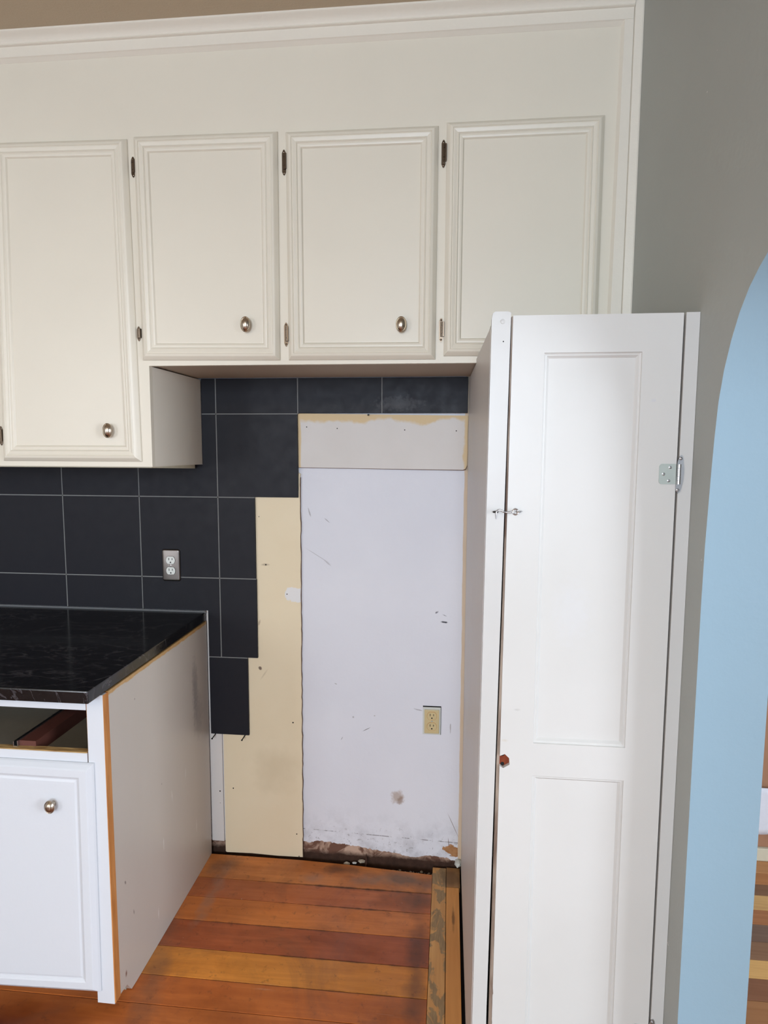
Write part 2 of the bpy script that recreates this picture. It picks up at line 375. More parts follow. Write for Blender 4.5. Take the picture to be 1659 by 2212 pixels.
# paint textures read object coordinates, so things with marks placed on them keep their origin at the world origin
def struct(o): o['kind'] = 'structure'; return o
def tag(o, label, cat, group=None):
    o['label'] = label; o['category'] = cat
    if group: o['group'] = group
    return o
def thing(name, loc, label, cat, group=None):
    o = bpy.data.objects.new(name, None); o.location = loc; o.empty_display_size = .05; C.objects.link(o)
    return tag(o, label, cat, group)
def rect(x0, x1, z0, z1): return [(x0, z1), (x1, z1), (x1, z0), (x0, z0)]

# ------------------------------------------------------------------ room shell
XR, XR2, ZC = 1.324, 1.457, 2.737
XL, YF = -2.3, -6.0
# kitchen floor: planks run left to right
b = B()
seams = [-.020, -.137, -.235, -.345, -.460, -.570, -.668, -.775, -.885, -.99, -1.10]
tints = [(214, 134, 70), (196, 112, 62), (212, 126, 60), (176, 92, 50), (224, 146, 60), (198, 112, 50), (190, 108, 50), (160, 88, 50), (180, 108, 58), (166, 94, 52)]
while seams[-1] > YF: seams.append(seams[-1]-.108); tints.append((random.randint(140, 180), random.randint(82, 112), random.randint(46, 62)))
for i in range(len(seams)-1):
    y1, y0 = seams[i], seams[i+1]; x1 = .796 if y0 > -1.12 else XR2-.001
    cut = -.45 if i % 2 else -.9
    if i == 0:
        b.prism([(cut, -.1357), (x1, -.1357), (x1, -.037), (.49, -.014), (.30, -.006), (cut, -.004)], 'z', -.02, 0)
        for f in b.bm.faces:
            for l in f.loops: l[b.tint] = (*lin(tints[0]), 1); l[b.seed] = (1, 2, 3, 1)
        b.box(XL, cut-.0008, y0+.0013, -.004, -.02, 0, .0012, tints[0]); continue
    b.box(cut+.0008, x1, y0+.0013, y1-.0013, -.02, 0, .0012, tints[i])
    t2 = tuple(int(c*.84) for c in tints[i])
    b.box(XL, cut-.0008, y0+.0013, y1-.0013, -.02, 0, .0012, t2)
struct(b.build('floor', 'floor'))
b = B(); b.box(XL, 4.6, YF, .022, -.055, -.032); struct(b.build('floor_base', 'subfloor'))
b = B(); b.box(.797, .8465, -1.12, .006, -.02, .0005, .002, (216, 164, 104)); b.box(.848, .893, -1.12, -.098, -.02, .0015, .002, (222, 158, 90)); b.box(.848, .897, -.095, .010, -.02, .001, .002, (160, 120, 78))
struct(b.build('trim_1', 'edge'))
# ceiling
b = B(); b.box(XL-.1, XR2, YF-.1, .16, ZC, ZC+.08); struct(b.build('ceiling', 'ceiling'))
b = B(); b.box(XR2, 4.75, YF-.1, 1.3, ZC, ZC+.08); struct(b.build('ceiling_dining', 'wall_plain'))
# back wall: brown bare base course with a white plaster coat over it, ragged along the bottom
b = B(); b.box(XL, XR, .024, .16, -.055, ZC); wb = struct(b.build('wall_back', 'backing'))
key = [(.25, .066), (.303, .065), (.382, .058), (.489, .050), (.595, .049), (.736, .031), (.883, .023), (.906, .018)]
bot = []; bump_ = 0
x = -.9
while x < .906:
    if x < .25: z = .045
    else:
        for (a, za), (c, zc_) in zip(key, key[1:]):
            if a <= x <= c: z = za+(zc_-za)*(x-a)/(c-a)
    bot.append((x, z+bump_+random.uniform(-.0015, .0015))); bump_ = max(-.006, min(.010, bump_+random.uniform(-.0035, .0036))); x += random.uniform(.003, .008)
bot.append((.906, .02))
b = B(); b.prism([(-.9, 1.9)]+bot+[(.906, 1.9)], 'y', .018, .024); b.build('plaster_coat', 'plaster', wb)
# right wall with the arched opening
arch = [(-.978, 0), (-.979, 1.0), (-.980, 1.27), (-.983, 1.38), (-.988, 1.451), (-.993, 1.52), (-.999, 1.585), (-1.008, 1.650), (-1.024, 1.704), (-1.047, 1.753), (-1.074, 1.795), (-1.104, 1.828), (-1.135, 1.852), (-1.163, 1.869), (-1.21, 1.895), (-1.28, 1.925), (-1.38, 1.955), (-1.52, 1.985), (-1.70, 2.0)]
arch += [(-3.40-y, z) for y, z in arch[-2::-1]]
pts = [(.16, -.03), (.16, ZC), (YF, ZC), (YF, -.03), (arch[-1][0], -.03)]+arch[::-1]+[(arch[0][0], -.03)]
b = B()
va = [b.bm.verts.new((XR, *p)) for p in pts]; vb = [b.bm.verts.new((XR2, *p)) for p in pts]
b.bm.faces.new(va); b.bm.faces.new(vb)
wr = struct(b.build('wall_right', 'wall_r'))
wr.data.materials.append(M['dining_wall']); wr.data.polygons[1].material_index = 1
b = B(); n = len(arch)
# rounded-over plaster reveal: small chamfer each side
for i in range(n-1):
    (y0, z0), (y1, z1) = arch[i], arch[i+1]
    b.poly([(XR, y0, z0), (XR, y1, z1), (XR2, y1, z1), (XR2, y0, z0)])
bmesh.ops.remove_doubles(b.bm, verts=b.bm.verts, dist=1e-5)
rv = b.build('arch_reveal', 'jamb', wr, smooth=True)
# walls nobody sees directly, they close the room and bounce the light
b = B(); b.box(XL-.12, XL, YF, .16, -.055, ZC); struct(b.build('wall_left', 'wall_plain'))
b = B(); b.box(XL-.12, -.46, YF-.12, YF, -.055, ZC); b.box(1.36, XR2, YF-.12, YF, -.055, ZC); b.box(-.46, 1.36, YF-.12, YF, -.055, .64); b.box(-.46, 1.36, YF-.12, YF, 2.46, ZC)
struct(b.build('wall_front', 'wall_plain'))
b = B()
for a in ((-.46, -.40, .64, 2.46), (1.30, 1.36, .64, 2.46), (-.40, 1.30, .64, .70), (-.40, 1.30, 2.40, 2.46), (-.40, 1.30, 1.53, 1.57)): b.box(a[0], a[1], YF-.09, YF-.03, a[2], a[3])
struct(b.build('window_1', 'base_white'))
# dining room beyond the arch
b = B()
ys = [.175, .105, .04, -.020, -.095, -.166, -.244, -.321, -.394, -.475, -.56]
tt = [(196, 142, 92), (190, 132, 82), (136, 102, 74), (214, 172, 110), (176, 118, 74), (124, 100, 84), (146, 112, 84), (226, 180, 112), (142, 98, 70), (168, 120, 78)]
while ys[-1] > YF: ys.append(ys[-1]-.08); tt.append(random.choice([(176, 118, 74), (140, 104, 76), (206, 170, 112), (150, 108, 76)]))
ys = [1.2, .25]+ys; tt = [(170, 120, 80), (186, 136, 88)]+tt
for i in range(len(ys)-1): b.box(XR2+.001, 4.6, ys[i+1]+.001, ys[i]-.001, -.02, 0, .001, tt[i])
struct(b.build('floor_dining', 'oak'))
b = B(); b.box(XR2, 4.72, 1.2, 1.32, -.055, ZC); b.box(4.6, 4.72, YF, 1.2, -.055, ZC); b.box(XR2, 4.72, YF-.12, YF, -.055, ZC)
b.box(XR2-.02, XR2, .16, 1.2, -.055, ZC)
struct(b.build('wall_dining', 'dining_wall'))

# ------------------------------------------------------------------ trim above the upper cabinets
F = -.392
b = B(); b.box(-1.6, 1.2980, F, F+.02, 2.4700, 2.690); tag(b.build('fascia_board', 'cab'), 'wide plain cream painted board above all the upper cabinet doors', 'fascia board')
b = B(); b.prism([(F+.018, 2.712), (F-.012, 2.712), (F-.012, 2.6765), (F-.009, 2.6745), (F-.0005, 2.6665), (F+.018, 2.6665)], 'x', -1.6, 1.2985); struct(b.build('trim_2', 'crown'))
prof = [(F, 2.704), (F-.014, 2.704), (F-.018, 2.707), (F-.016, 2.711), (F-.020, 2.718), (F-.026, 2.725), (F-.033, 2.729), (F-.036, 2.732), (F-.036, ZC), (F, ZC)]
b = B(); b.prism(prof, 'x', -1.6, 1.3000); struct(b.build('trim_3', 'crown', smooth=True))
b = B()
def vstrip(b, top, low, zt, zb):
    # vertical board with a profile: (x, y) outlines at its top and its bottom
    a = [b.bm.verts.new((x, y, zt)) for x, y in top]; c = [b.bm.verts.new((x, y, zb)) for x, y in low]; n = len(a)
    b.bm.faces.new(a); b.bm.faces.new(c[::-1])
    for i in range(n): b.bm.faces.new((a[i], c[i], c[(i+1) % n], a[(i+1) % n]))
vstrip(b, [(1.2700, F+.01), (1.2700, F-.0005), (1.2765, F-.0110), (1.2988, F-.0110), (1.2988, F+.01)], [(1.2600, F+.01), (1.2600, F-.0005), (1.2665, F-.0110), (1.2958, F-.0110), (1.2958, F+.01)], 2.6764, 1.70)
struct(b.build('trim_4', 'crown'))
b = B(); vstrip(b, [(1.2990, F+.01), (1.2990, F-.006), (1.3020, F-.0125), (1.3200, F-.0150), (XR-.0003, F-.0140), (XR-.0003, F+.01)], [(1.2960, F+.01), (1.2960, F-.006), (1.2990, F-.0125), (1.3200, F-.0150), (XR-.0003, F-.0140), (XR-.0003, F+.01)], ZC-.0005, 1.70)
struct(b.build('trim_5', 'crown'))

# ------------------------------------------------------------------ upper cabinets
def knob(par, cx, cz, yf, w, h):
    k = B(); rx = w/2; 
    k.lathe_y(cx, yf, cz, [(.45, -.001), (.42, .004), (.34, .008), (.40, .012), (.86, .0145), (1.0, .0175), (.99, .020), (.92, .0212), (.87, .0205), (.80, .0218), (.66, .0245), (.46, .0266), (.24, .0277), (0, .0280)], w/2, h/2)
    return k.build('knob', 'nickel', par, smooth=True)
def overlay_hinge(par, cx, z0, z1, yf, mat='bronze'):
    h = B(); w_ = .0058; L = z1-z0
    o = [(cx-w_, z0+.010), (cx-w_*.4, z0+.002), (cx, z0), (cx+w_*.4, z0+.002), (cx+w_, z0+.010), (cx+w_, z1-.010), (cx+w_*.4, z1-.002), (cx, z1), (cx-w_*.4, z1-.002), (cx-w_, z1-.010)]
    h.prism(o, 'y', yf-.0016, yf+.0005)
    za, zb = z0+L*.22, z1-L*.18
    for q0, q1 in ((za, za+(zb-za)*.22), (za+(zb-za)*.24, za+(zb-za)*.76), (za+(zb-za)*.78, zb)):
        h.tube([(cx+.002, yf-.0045, q0), (cx+.002, yf-.0045, q1)], .0036, 12)
    h.box(cx+.0045, cx+.0085, yf-.010, yf-.001, za, zb)
    for zz in (z0+.007, z1-.007): h.lathe_y(cx, yf-.0015, zz, [(.0030, 0), (.0028, .0008), (.0012, .0016), (0, .0018)])
    return h.build('hinge', mat, par, smooth=True)
UP = [(0, 0), (0, .003), (.0015, .0055), (.008, .0125), (.011, .0150), (.0175, .0170), (.0190, .0150), (.0215, .0158), (.030, .0135), (.0325, .0150), (.0355, .0120), (.040, .0125), (.0445, .0115), (.0480, .0072), (.0505, .0075)]
def upper_door(par, cor, kn=None, hinges=()):
    d = B(); d.loft([(c[0], c[1]) for c in cor], UP, F-.0005)
    do = d.build('door', 'cab', par)
    if kn: knob(do, kn[0], kn[1], F-.0075, .030, .044)
    for hx, a, z in hinges: overlay_hinge(do, hx, a, z, F)
    return do
def upper_case(par, x0, x1, zb, open_x=()):
    c = B(); z1 = 2.4700
    c.box(x0, x1, F, F+.019, zb, z1)                      # face frame
    c.box(x0, x1, -.012, -.0008, zb+.02, z1)                    # back
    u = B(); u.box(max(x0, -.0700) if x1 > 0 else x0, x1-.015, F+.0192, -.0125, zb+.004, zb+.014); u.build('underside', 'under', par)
    return c.build('carcass', 'cab_face', par)
M['cab_face'] = M['cab']; M['under'] = paint('tan_underside', (182, 168, 150), .6, .06)  # underside board coloured darker and tanner than the cabinet fronts
t1 = thing('upper_cabinet', (-.5, F/2, 1.503), 'tall cream wall cabinet at the far left, hanging lower than the others over the counter', 'cabinet')
upper_case(t1, -1.5, -.0880, 1.503)
b = B(); b.box(-.0880, -.0545, F, F+.019, 1.503, 1.8025); b.build('stile', 'cab_face', t1)
b = B(); b.prism([(F+.0195, 1.503), (F+.0195, 1.8020), (-.0005, 1.8020), (-.0005, 1.500)], 'x', -.0695, -.0545); b.build('side_panel', 'cab_side', t1)
b = B(); b.prism([(F+.03, 1.503), (F+.03, 1.499), (-.03, 1.486), (-.03, 1.503)], 'x', -1.4, -.0705); b.build('bottom_cleat', 'pale', t1)
upper_door(t1, [(-.512, 2.449), (-.0975, 2.4425), (-.0855, 1.5185), (-.531, 1.518)], (-.179, 1.611), ((-.538, 1.565, 1.625),))
upper_door(t1, rect(-.99, -.555, 1.518, 2.449))
t2 = thing('upper_cabinet', (.6, F/2, 1.803), 'run of three short cream wall cabinets with oval knobs above the tiled alcove', 'cabinet')
upper_case(t2, -.0880, 1.2635, 1.8025)
b = B(); b.box(1.2635, XR-.0005, F, F+.019, 1.8025, 2.4700); b.build('filler_strip', 'cab', t2)
upper_door(t2, [(-.0775, 2.4475), (.3455, 2.4435), (.345, 1.8145), (-.0715, 1.8185)], (.250, 1.914), ((-.0825, 2.337, 2.395), (-.0825, 1.874, 1.918)))
upper_door(t2, [(.3685, 2.4405), (.7955, 2.4385), (.7940, 1.8125), (.3705, 1.8145)], (.698, 1.907), ((.3625, 2.326, 2.396), (.3630, 1.853, 1.922)))
upper_door(t2, [(.8180, 2.4455), (1.2365, 2.4455), (1.2370, 1.8180), (.8170, 1.8215)], None, ((.8100, 2.329, 2.403), (.8090, 1.860, 1.928)))

# ------------------------------------------------------------------ tiles on the back wall
tl = B(); G = .0019
def tile(x0, x1, z0, z1):
    tl.box(x0, x1, 0, .009, z0, z1, .0012)
gx = [-1.2, -.9, -.6, -.3, 0, .3, .6, .9]; gz = [.481, .781, 1.081, 1.381, 1.681, 1.8080]
for i in range(len(gx)-1):
    x0, x1 = gx[i]+G, gx[i+1]-G
    for j in range(len(gz)-1):
        z0, z1 = gz[j]+G, gz[j+1]-G
        a0, a1 = x0, x1
        if gx[i] < -.05 and j == 4: continue                       # behind the tall cabinet
        if j == 0:
            continue
        if j == 1:
            if gx[i] < -.2: continue
            elif gx[i] == 0: a1 = .1395
            else: continue
        if j == 2:
            if gx[i] == 0: a1 = .1380
            elif gx[i] > 0: continue
        if j == 3 and gx[i] > 0: continue
        if j == 3 and gx[i] < -.05: z1 = 1.4985
        if j == 3 and gx[i] == -.3:
            tl.prism([(a0, z0), (-G, z0), (-G, 1.679), (-.0535, 1.679), (-.0535, 1.4985), (a0, 1.4985)], 'y', 0, .009); continue
        tile(a0, a1, z0, z1)
for x0, x1 in ((-1.2, -.9), (-.9, -.6), (-.6, -.3)): tile(x0+G, x1-G, .958, 1.081-G)
tl.prism([(-.3+G, 1.081-G), (-G, 1.081-G), (-G, .783), (-.047, .783), (-.047, .958), (-.3+G, .958)], 'y', 0, .009)
tile(-.0475, .1010, .4815, .7785)
tile(-.0530, 0-G, 1.681+G, 1.8061)
bs = tl.build('tile_backsplash', 'tile')
tag(bs, 'dark charcoal square wall tiles with pale grout, broken off in steps at the right', 'backsplash')
g = B()
def gr(x0, x1, z0, z1): g.box(x0, x1, .0012, .0085, z0, z1)
for x in (-.9, -.6, -.3): gr(x-G, x+G, .955, 1.4985)
gr(-G, G, .783, 1.8061); gr(.3-G, .3+G, 1.681, 1.8061); gr(.6-G, .6+G, 1.683, 1.8061)
gr(-1.2, .1380, 1.081-G, 1.081+G); gr(-1.2, .1370, 1.381-G, 1.381+G); gr(-.053, .2990, 1.681-G, 1.681+G); gr(-.0475, .1010, .781-G, .781+G)
g.build('grout', 'grout', bs)

# ------------------------------------------------------------------ drywall pieces left on the back wall
b = B()
e = [(.3000, .002)]
zz = .03
while zz < 1.46: e.append((.3005+.0035*zz/1.46+random.uniform(-.0012, .0010), zz)); zz += random.uniform(.012, .03)
b.prism([(-.0035, 1.40), (-.0035, .004), (.002, .001), (.1, .0035), (.2, .0005)]+e+[(.3055, 1.468), (.299, 1.472), (.2985, 1.40)], 'y', .0094, .0178)
pn = b.build('drywall_panel', 'cream'); q = B(); q.prism([(p[0]-.0003, p[1]) for p in e]+[(p[0]+.0012+random.uniform(0, .0014), p[1]) for p in e[::-1]], 'y', .0100, .0178); q.build('brown_edge_strip', 'board_edge', pn); tag(pn, 'tall cream drywall strip from below the dark tiles down to the wooden floor', 'drywall panel')
for cx, cz, r in ((.173, 1.134, .0030), (.268, .536, .0030), (.032, .263, .0026), (.278, .094, .0024), (.150, 1.311, .0018), (.251, 1.026, .0022), (.286, .004, .0022)):
    q = B(); q.lathe_y(cx, .0094, cz, [(r, -.0002), (r*.9, .0006), (r*.4, .0005), (0, .0003)], seg=12); q.build('screw', 'nail', pn)
b = B(); b.prism([(.2985, 1.683), (.9005, 1.6745), (.899, 1.60), (.9, 1.55), (.8985, 1.500), (.893, 1.490), (.885, 1.4865), (.60, 1.4885), (.2995, 1.4915)], 'y', .0094, .0178)
st = b.build('drywall_panel', 'strip'); q = B(); q.prism([(.2995, 1.4915), (.60, 1.4885), (.885, 1.4865), (.894, 1.4905), (.8995, 1.502), (.9005, 1.500), (.895, 1.487), (.886, 1.4840), (.60, 1.4868), (.2995, 1.4898)], 'y', .0097, .0178); q.build('brown_edge_strip', 'board_edge', st); tag(st, 'short wide drywall piece smeared with white plaster, right below the top tiles', 'drywall panel')
for cx, cz in ((.33, 1.635), (.44, 1.63), (.68, 1.625), (.86, 1.622)):
    q = B(); q.lathe_y(cx, .0094, cz, [(.0022, -.0002), (.0018, .0006), (.0008, .0005), (0, .0003)], seg=12); q.build('screw', 'nail', st)
b = B(); b.box(-.0570, -.0085, .0098, .0176, .045, .957, .0008)
pl = b.build('drywall_panel', 'plaster_plain' if 'plaster_plain' in M else 'base_white'); tag(pl, 'narrow white board strip standing between the base cabinet and the cream panel', 'drywall panel')
for cz, r in ((.248, .0028), (.20, .0012)):
    q = B(); q.lathe_y(-.021, .0098, cz, [(r, -.0002), (r*.9, .0006), (r*.4, .0005), (0, .0003)], seg=12); q.build('screw', 'nail', pl)
for (nx, nz, lab) in ((-.033, .4770, 'black nail holding up the lowest dark tile, the left one of two'), (.082, .4770, 'black nail holding up the lowest dark tile, the right one of two'), (.553, 1.6785, 'black nail sticking out under the top row of dark tiles')):
    q = B(); L = .028 if nx < .5 else .008
    q.tube([(nx, .012, nz), (nx, -L, nz-.002)], .0021, 10); q.lathe_y(nx, -L+.001, nz-.002, [(.0030, -.0005), (.0032, .0010), (.0026, .0016), (0, .0018)], seg=12)
    tag(q.build('nail', 'nail', smooth=True, origin=(nx, 0, nz)), lab, 'nail')

# ------------------------------------------------------------------ electrical outlets
def slots(par, cx, cz, yf, s=1):
    for dx, h in ((-.0062*s, .0086*s), (.0062*s, .0070*s)):
        q = B(); q.box(cx+dx-.0011*s, cx+dx+.0011*s, yf-.0004, yf+.001, cz+.0022*s-h/2+.002*s, cz+.0022*s+h/2+.002*s); q.build('slot', 'black', par)
    q = B(); q.lathe_y(cx, yf, cz-.0078*s, [(.0027*s, -.0003), (.0027*s, .0004), (0, .0004)], seg=14); q.build('slot', 'black', par)
def recept_outline(cx, cz, r, cut):
    o = []
    for k in range(40):
        a = k*2*math.pi/40; x, z = r*math.cos(a), r*math.sin(a); o.append((cx+x, cz+max(-cut, min(cut, z))))
    return o
cx, cz = -.1825, 1.1265
ot = thing('electrical_outlet', (cx, 0, 1.066), 'brushed steel outlet with two white sockets on the dark tiled wall', 'outlet')
b = B(); w_, h_ = .0345, .0600
def rr(ins, rad=.008):
    o = []
    for sx, sz, a0 in ((1, 1, 0), (-1, 1, 90), (-1, -1, 180), (1, -1, 270)):
        for k in range(6):
            a = math.radians(a0+k*18); r_ = max(rad-ins*.6, .002)
            o.append((cx+sx*(w_-ins-r_)+r_*math.cos(a), cz+sz*(h_-ins-r_)+r_*math.sin(a)))
    return o
prev = None
for ins, yy in ((0, 0), (0, -.002), (.0012, -.0052), (.0035, -.0072), (.0065, -.0078)):
    ring = [b.bm.verts.new((p[0], yy, p[1])) for p in rr(ins)]
    if prev:
        for i in range(len(ring)): b.bm.faces.new((prev[i], prev[(i+1) % len(ring)], ring[(i+1) % len(ring)], ring[i]))
    prev = ring
b.bm.faces.new(prev); b.build('cover_plate', 'plate', ot, smooth=True)
for dz in (.0195, -.0200):
    q = B(); q.prism(recept_outline(cx, cz+dz, .0182, .0148), 'y', -.0083, -.0075); q.build('recess_rim', 'black', ot)
    q = B(); q.prism(recept_outline(cx, cz+dz, .0172, .0138), 'y', -.0096, -.0078); r_ = q.build('socket', 'outlet_white', ot)
    slots(r_, cx, cz+dz, -.0096, 1)
q = B(); q.lathe_y(cx, -.0078, cz, [(.0032, 0), (.0030, .0012), (.0016, .0018), (0, .0019)]); q.build('screw', 'steel', ot, smooth=True)
cx, cz = .7870, .5640
ot = thing('electrical_outlet', (cx, .018, .515), 'ivory outlet without a cover plate set in the white plaster wall', 'outlet')
b = B(); b.box(cx-.0335, cx+.0335, .0168, .0182, cz-.051, cz+.057); b.build('wall_box', 'lump_face' if 'lump_face' in M else 'lump', ot)
b = B(); b.box(cx-.0335, cx+.0335, .0160, .0176, cz+.0535, cz+.0575); b.box(cx+.0318, cx+.0335, .0162, .0176, cz-.050, cz+.055); b.build('box_gap', 'black', ot)
b = B(); b.box(cx-.0275, cx+.0265, .0125, .0178, cz-.0455, cz+.0440, .002); b.build('body', 'outlet_ivory', ot)
for dz in (.0215, -.0185):
    q = B(); q.prism(recept_outline(cx, cz+dz, .0180, .0155), 'y', .0119, .0126); q.build('socket_rim', M['raw_edge'], ot)
    q = B(); q.prism(recept_outline(cx, cz+dz, .0171, .0146), 'y', .0112, .0126); r_ = q.build('socket', 'outlet_ivory', ot)
    slots(r_, cx, cz+dz, .0112, 1)
q = B(); q.lathe_y(cx, .0125, cz+.0015, [(.0030, 0), (.0028, .0012), (0, .0016)]); q.build('screw', 'zinc', ot, smooth=True)

# ------------------------------------------------------------------ base cabinet
XB, DB, ZS = -.0545, -.716, .9185
bc = thing('base_cabinet', (-.6, -.36, 0), 'white base cabinet under the black countertop with its drawer missing', 'base cabinet')
b = B(); b.prism([(XB-.0005, ZS-.0015), (XB-.0455, ZS-.0015), (XB-.0515, .0375), (XB-.0025, .0370)], 'y', DB, DB+.019); b.build('stile', 'base_white', bc)
b = B(); b.prism([(DB+.0005, ZS-.002), (DB+.0270, ZS-.002), (DB+.0265, .040), (DB+.0005, .040)], 'x', XB-.0470, XB+.0004); b.build('stile_edge', 'raw_edge', bc)
b = B(); b.box(-1.5, XB-.0485, DB, DB+.019, .8745, ZS-.0015); b.box(-1.5, XB-.0500, DB, DB+.020, .700, .7555); b.box(-1.5, XB-.049, DB+.001, DB+.02, .09, .13); b.build('rail', 'base_white', bc)
b = B()
top = [(-1.5, .7565)]; x = -1.5
while x < -.108: top.append((x, .7575+random.uniform(-.0006, .0012))); x += random.uniform(.008, .03)
b.prism(top+[(-.1055, .7575), (-.1055, .752), (-1.5, .752)], 'y', DB+.0015, DB+.022); b.build('raw_rail_top', 'raw_rail', bc)
sp = [(DB+.0270, ZS-.001), (0.0, ZS-.001), (-.001, .30), (-.004, .001), (-.30, .001), (-.60, .0015), (-.628, .003), (-.640, .020), (-.652, .038), (DB+.0275, .042)]
b = B(); b.prism(sp, 'x', XB-.016, XB-.0003); b.build('side_panel', 'base_side', bc)
b = B(); b.box(-1.5, XB-.017, -.63, -.612, .0, .10); b.box(-1.5, XB-.017, -.61, -.02, .10, .115); b.box(-1.5, XB-.017, -.03, -.015, .115, .90)
b.box(-1.5, XB-.017, -.60, -.02, .56, .575); b.box(-1.5, -1.48, -.69, -.02, .1, .9); b.build('carcass', 'interior', bc)
# centre drawer runner: a wooden bar carrying a steel channel
b = B(); b.box(-.310, -.262, DB+.02, -.03, .735, .772); b.build('drawer_runner', 'hard', bc)
b = B(); b.box(-.322, -.3095, DB+.012, -.03, .757, .760); b.box(-.322, -.320, DB+.012, -.03, .760, .772); b.box(-.3105, -.3085, DB+.012, -.03, .760, .774); b.build('drawer_channel', 'steel', bc)
BD = [(0, 0), (0, .004), (.003, .008), (.012, .0155), (.016, .018), (.034, .0182), (.038, .0165), (.0405, .0138), (.0440, .0132), (.050, .0150), (.058, .0152)]
d = B(); d.loft([(-.520, .7325), (-.0850, .7315), (-.0925, .0760), (-.520, .062)], BD, DB-.0005); dd = d.build('door', 'base_white', bc)
knob(dd, -.1950, .620, DB-.0155, .029, .036)

# ------------------------------------------------------------------ countertop
b = B(); cz0, cz1 = ZS, .9515
b.box(-1.5, -.0575, -.7785, -.0005, cz0, cz1, .003)
ct = b.build('countertop', 'granite'); tag(ct, 'polished black granite countertop slab on the white base cabinet', 'countertop')
b = B(); b.tube([(-1.5, -.003, .9535), (-.9, -.003, .9535), (-.4, -.003, .9535), (-.0585, -.003, .9530), (-.0555, -.002, .950)], .0042, 8); b.build('caulk_bead', 'caulk', ct, smooth=True)

# ------------------------------------------------------------------ pantry cupboard
pc = thing('pantry_cabinet', (1.11, -.45, 0), 'tall narrow white painted pantry cupboard against the grey wall beside the archway', 'cupboard')
YP = -.900
b = B(); b.prism([(.9055, .0015), (.9195, 1.825), (.9215, 1.835), (.926, 1.8385), (.952, 1.8385), (.9578, 1.836), (.9510, 1.25), (.9456, .83), (.9390, .30), (.9385, .0015)], 'y', YP, YP+.022); fs = b.build('stile', 'pantry', pc)
q = B(); q.lathe_y(.9415, YP, 1.8185, [(.0048, -.0005), (.0048, .0006), (.0040, .0011), (0, .0012)], seg=20); q.build('wood_plug', 'pantry', fs, smooth=True)
q = B(); q.lathe_y(.9435, YP, 1.779, [(.0016, -.0005), (.0012, .0004), (0, .0005)], seg=8); q.build('nail_hole', 'black', fs)
b = B(); b.prism([(1.2975, .0015), (1.2975, 1.831), (XR-.0005, 1.831), (XR-.0005, .0015)], 'y', YP, YP+.022); b.build('stile', 'pantry', pc)
b = B(); b.prism([(YP+.0225, .001), (YP+.0225, 1.8125), (F-.0005, 1.8125), (F-.0005, 1.8015), (.0000, 1.8005), (.0095, .03), (.0, .012)], 'x', 0, 1)
for v in b.bm.verts:
    t = max(0, -v.co.y)/.9; lx = .9015+t*(.0025+.0155*max(0, v.co.z)/1.8125); v.co.x = lx+(.013 if v.co.x > .5 else 0)
b.build('side_panel', 'pantry_side', pc)
b = B(); b.box(.9190, XR-.001, YP+.023, F-.02, 1.800, 1.815); b.box(.9190, XR-.001, YP+.023, -.01, .05, .065); b.box(.9190, XR-.001, -.012, -.001, .07, 1.795); b.build('carcass', 'interior', pc)
# door: frame members, two recessed panels, finger hole where the knob was
YD = YP+.002
b = B(); X0, X1, P0, P1 = .9500, 1.2935, 1.0260, 1.2175
TH = .022
b.box(X0, P0, YD, YD+TH, .012, 1.8305); b.box(P1, X1, YD, YD+TH, .012, 1.8305)
b.box(P0, P1, YD, YD+TH, 1.7560, 1.8305); b.box(P0, P1, YD, YD+TH, .8585, .9315); b.box(P0, P1, YD, YD+TH, .012, .10)
for v in b.bm.verts:
    if v.co.x < .951: v.co.x = .9500+.0122*v.co.z/1.83
bmesh.ops.remove_doubles(b.bm, verts=b.bm.verts, dist=1e-5)
pd = b.build('door', 'pantry_door', pc)
cut = B(); hc = (.9655, .8885)
hexp = [(hc[0]-.014, hc[1]-.009), (hc[0]-.002, hc[1]-.0165), (hc[0]+.0115, hc[1]-.008), (hc[0]+.0105, hc[1]+.0065), (hc[0]+.001, hc[1]+.0155), (hc[0]-.014, hc[1]+.009)]
cut.prism(hexp, 'y', YD-.01, YD+.014)
co = cut.build('cutter', 'black', pc)
md = pd.modifiers.new('hole', 'BOOLEAN'); md.object = co; md.operation = 'DIFFERENCE'; md.solver = 'EXACT'
bpy.context.view_layer.update()
me = bpy.data.meshes.new_from_object(pd.evaluated_get(bpy.context.evaluated_depsgraph_get()))
pd.modifiers.clear(); old = pd.data; pd.data = me; me.name = 'door'
if not me.materials: me.materials.append(M['pantry_door'])
bpy.data.objects.remove(co)
q = B(); q.prism([(hc[0]+(p[0]-hc[0])*1.02, hc[1]+(p[1]-hc[1])*1.02) for p in hexp], 'y', YD+.010, YD+.0138); q.build('knob_hole_wood', 'hole_wood', pd)
q = B(); q.prism([(.9425, .013), (.9500, .013), (.9622, 1.830), (.9598, 1.830), (.9545, 1.25), (.9490, .83)], 'y', YD+.007, YD+.020); q.build('worn_edge', 'worn', pd)
q = B()
for dz in (.0105, -.0115): q.lathe_y(hc[0]-.003, YD+.0098, hc[1]+dz, [(.0042, -.0002), (.0036, .0006), (0, .0004)], seg=12)
q.build('screw_hole', 'black', pd)
PR = [(0, 0), (.0010, -.0030), (.0035, -.0046), (.0055, -.0044), (.0090, -.0080), (.0105, -.0092), (.0120, -.0092)]
q = B(); q.loft(rect(P0, P1, .9315, 1.7560), PR, YD); q.build('panel', 'pantry_door', pd)
q = B(); q.loft(rect(P0, P1, .10, .8585), PR, YD); q.build('panel', 'pantry_door', pd)
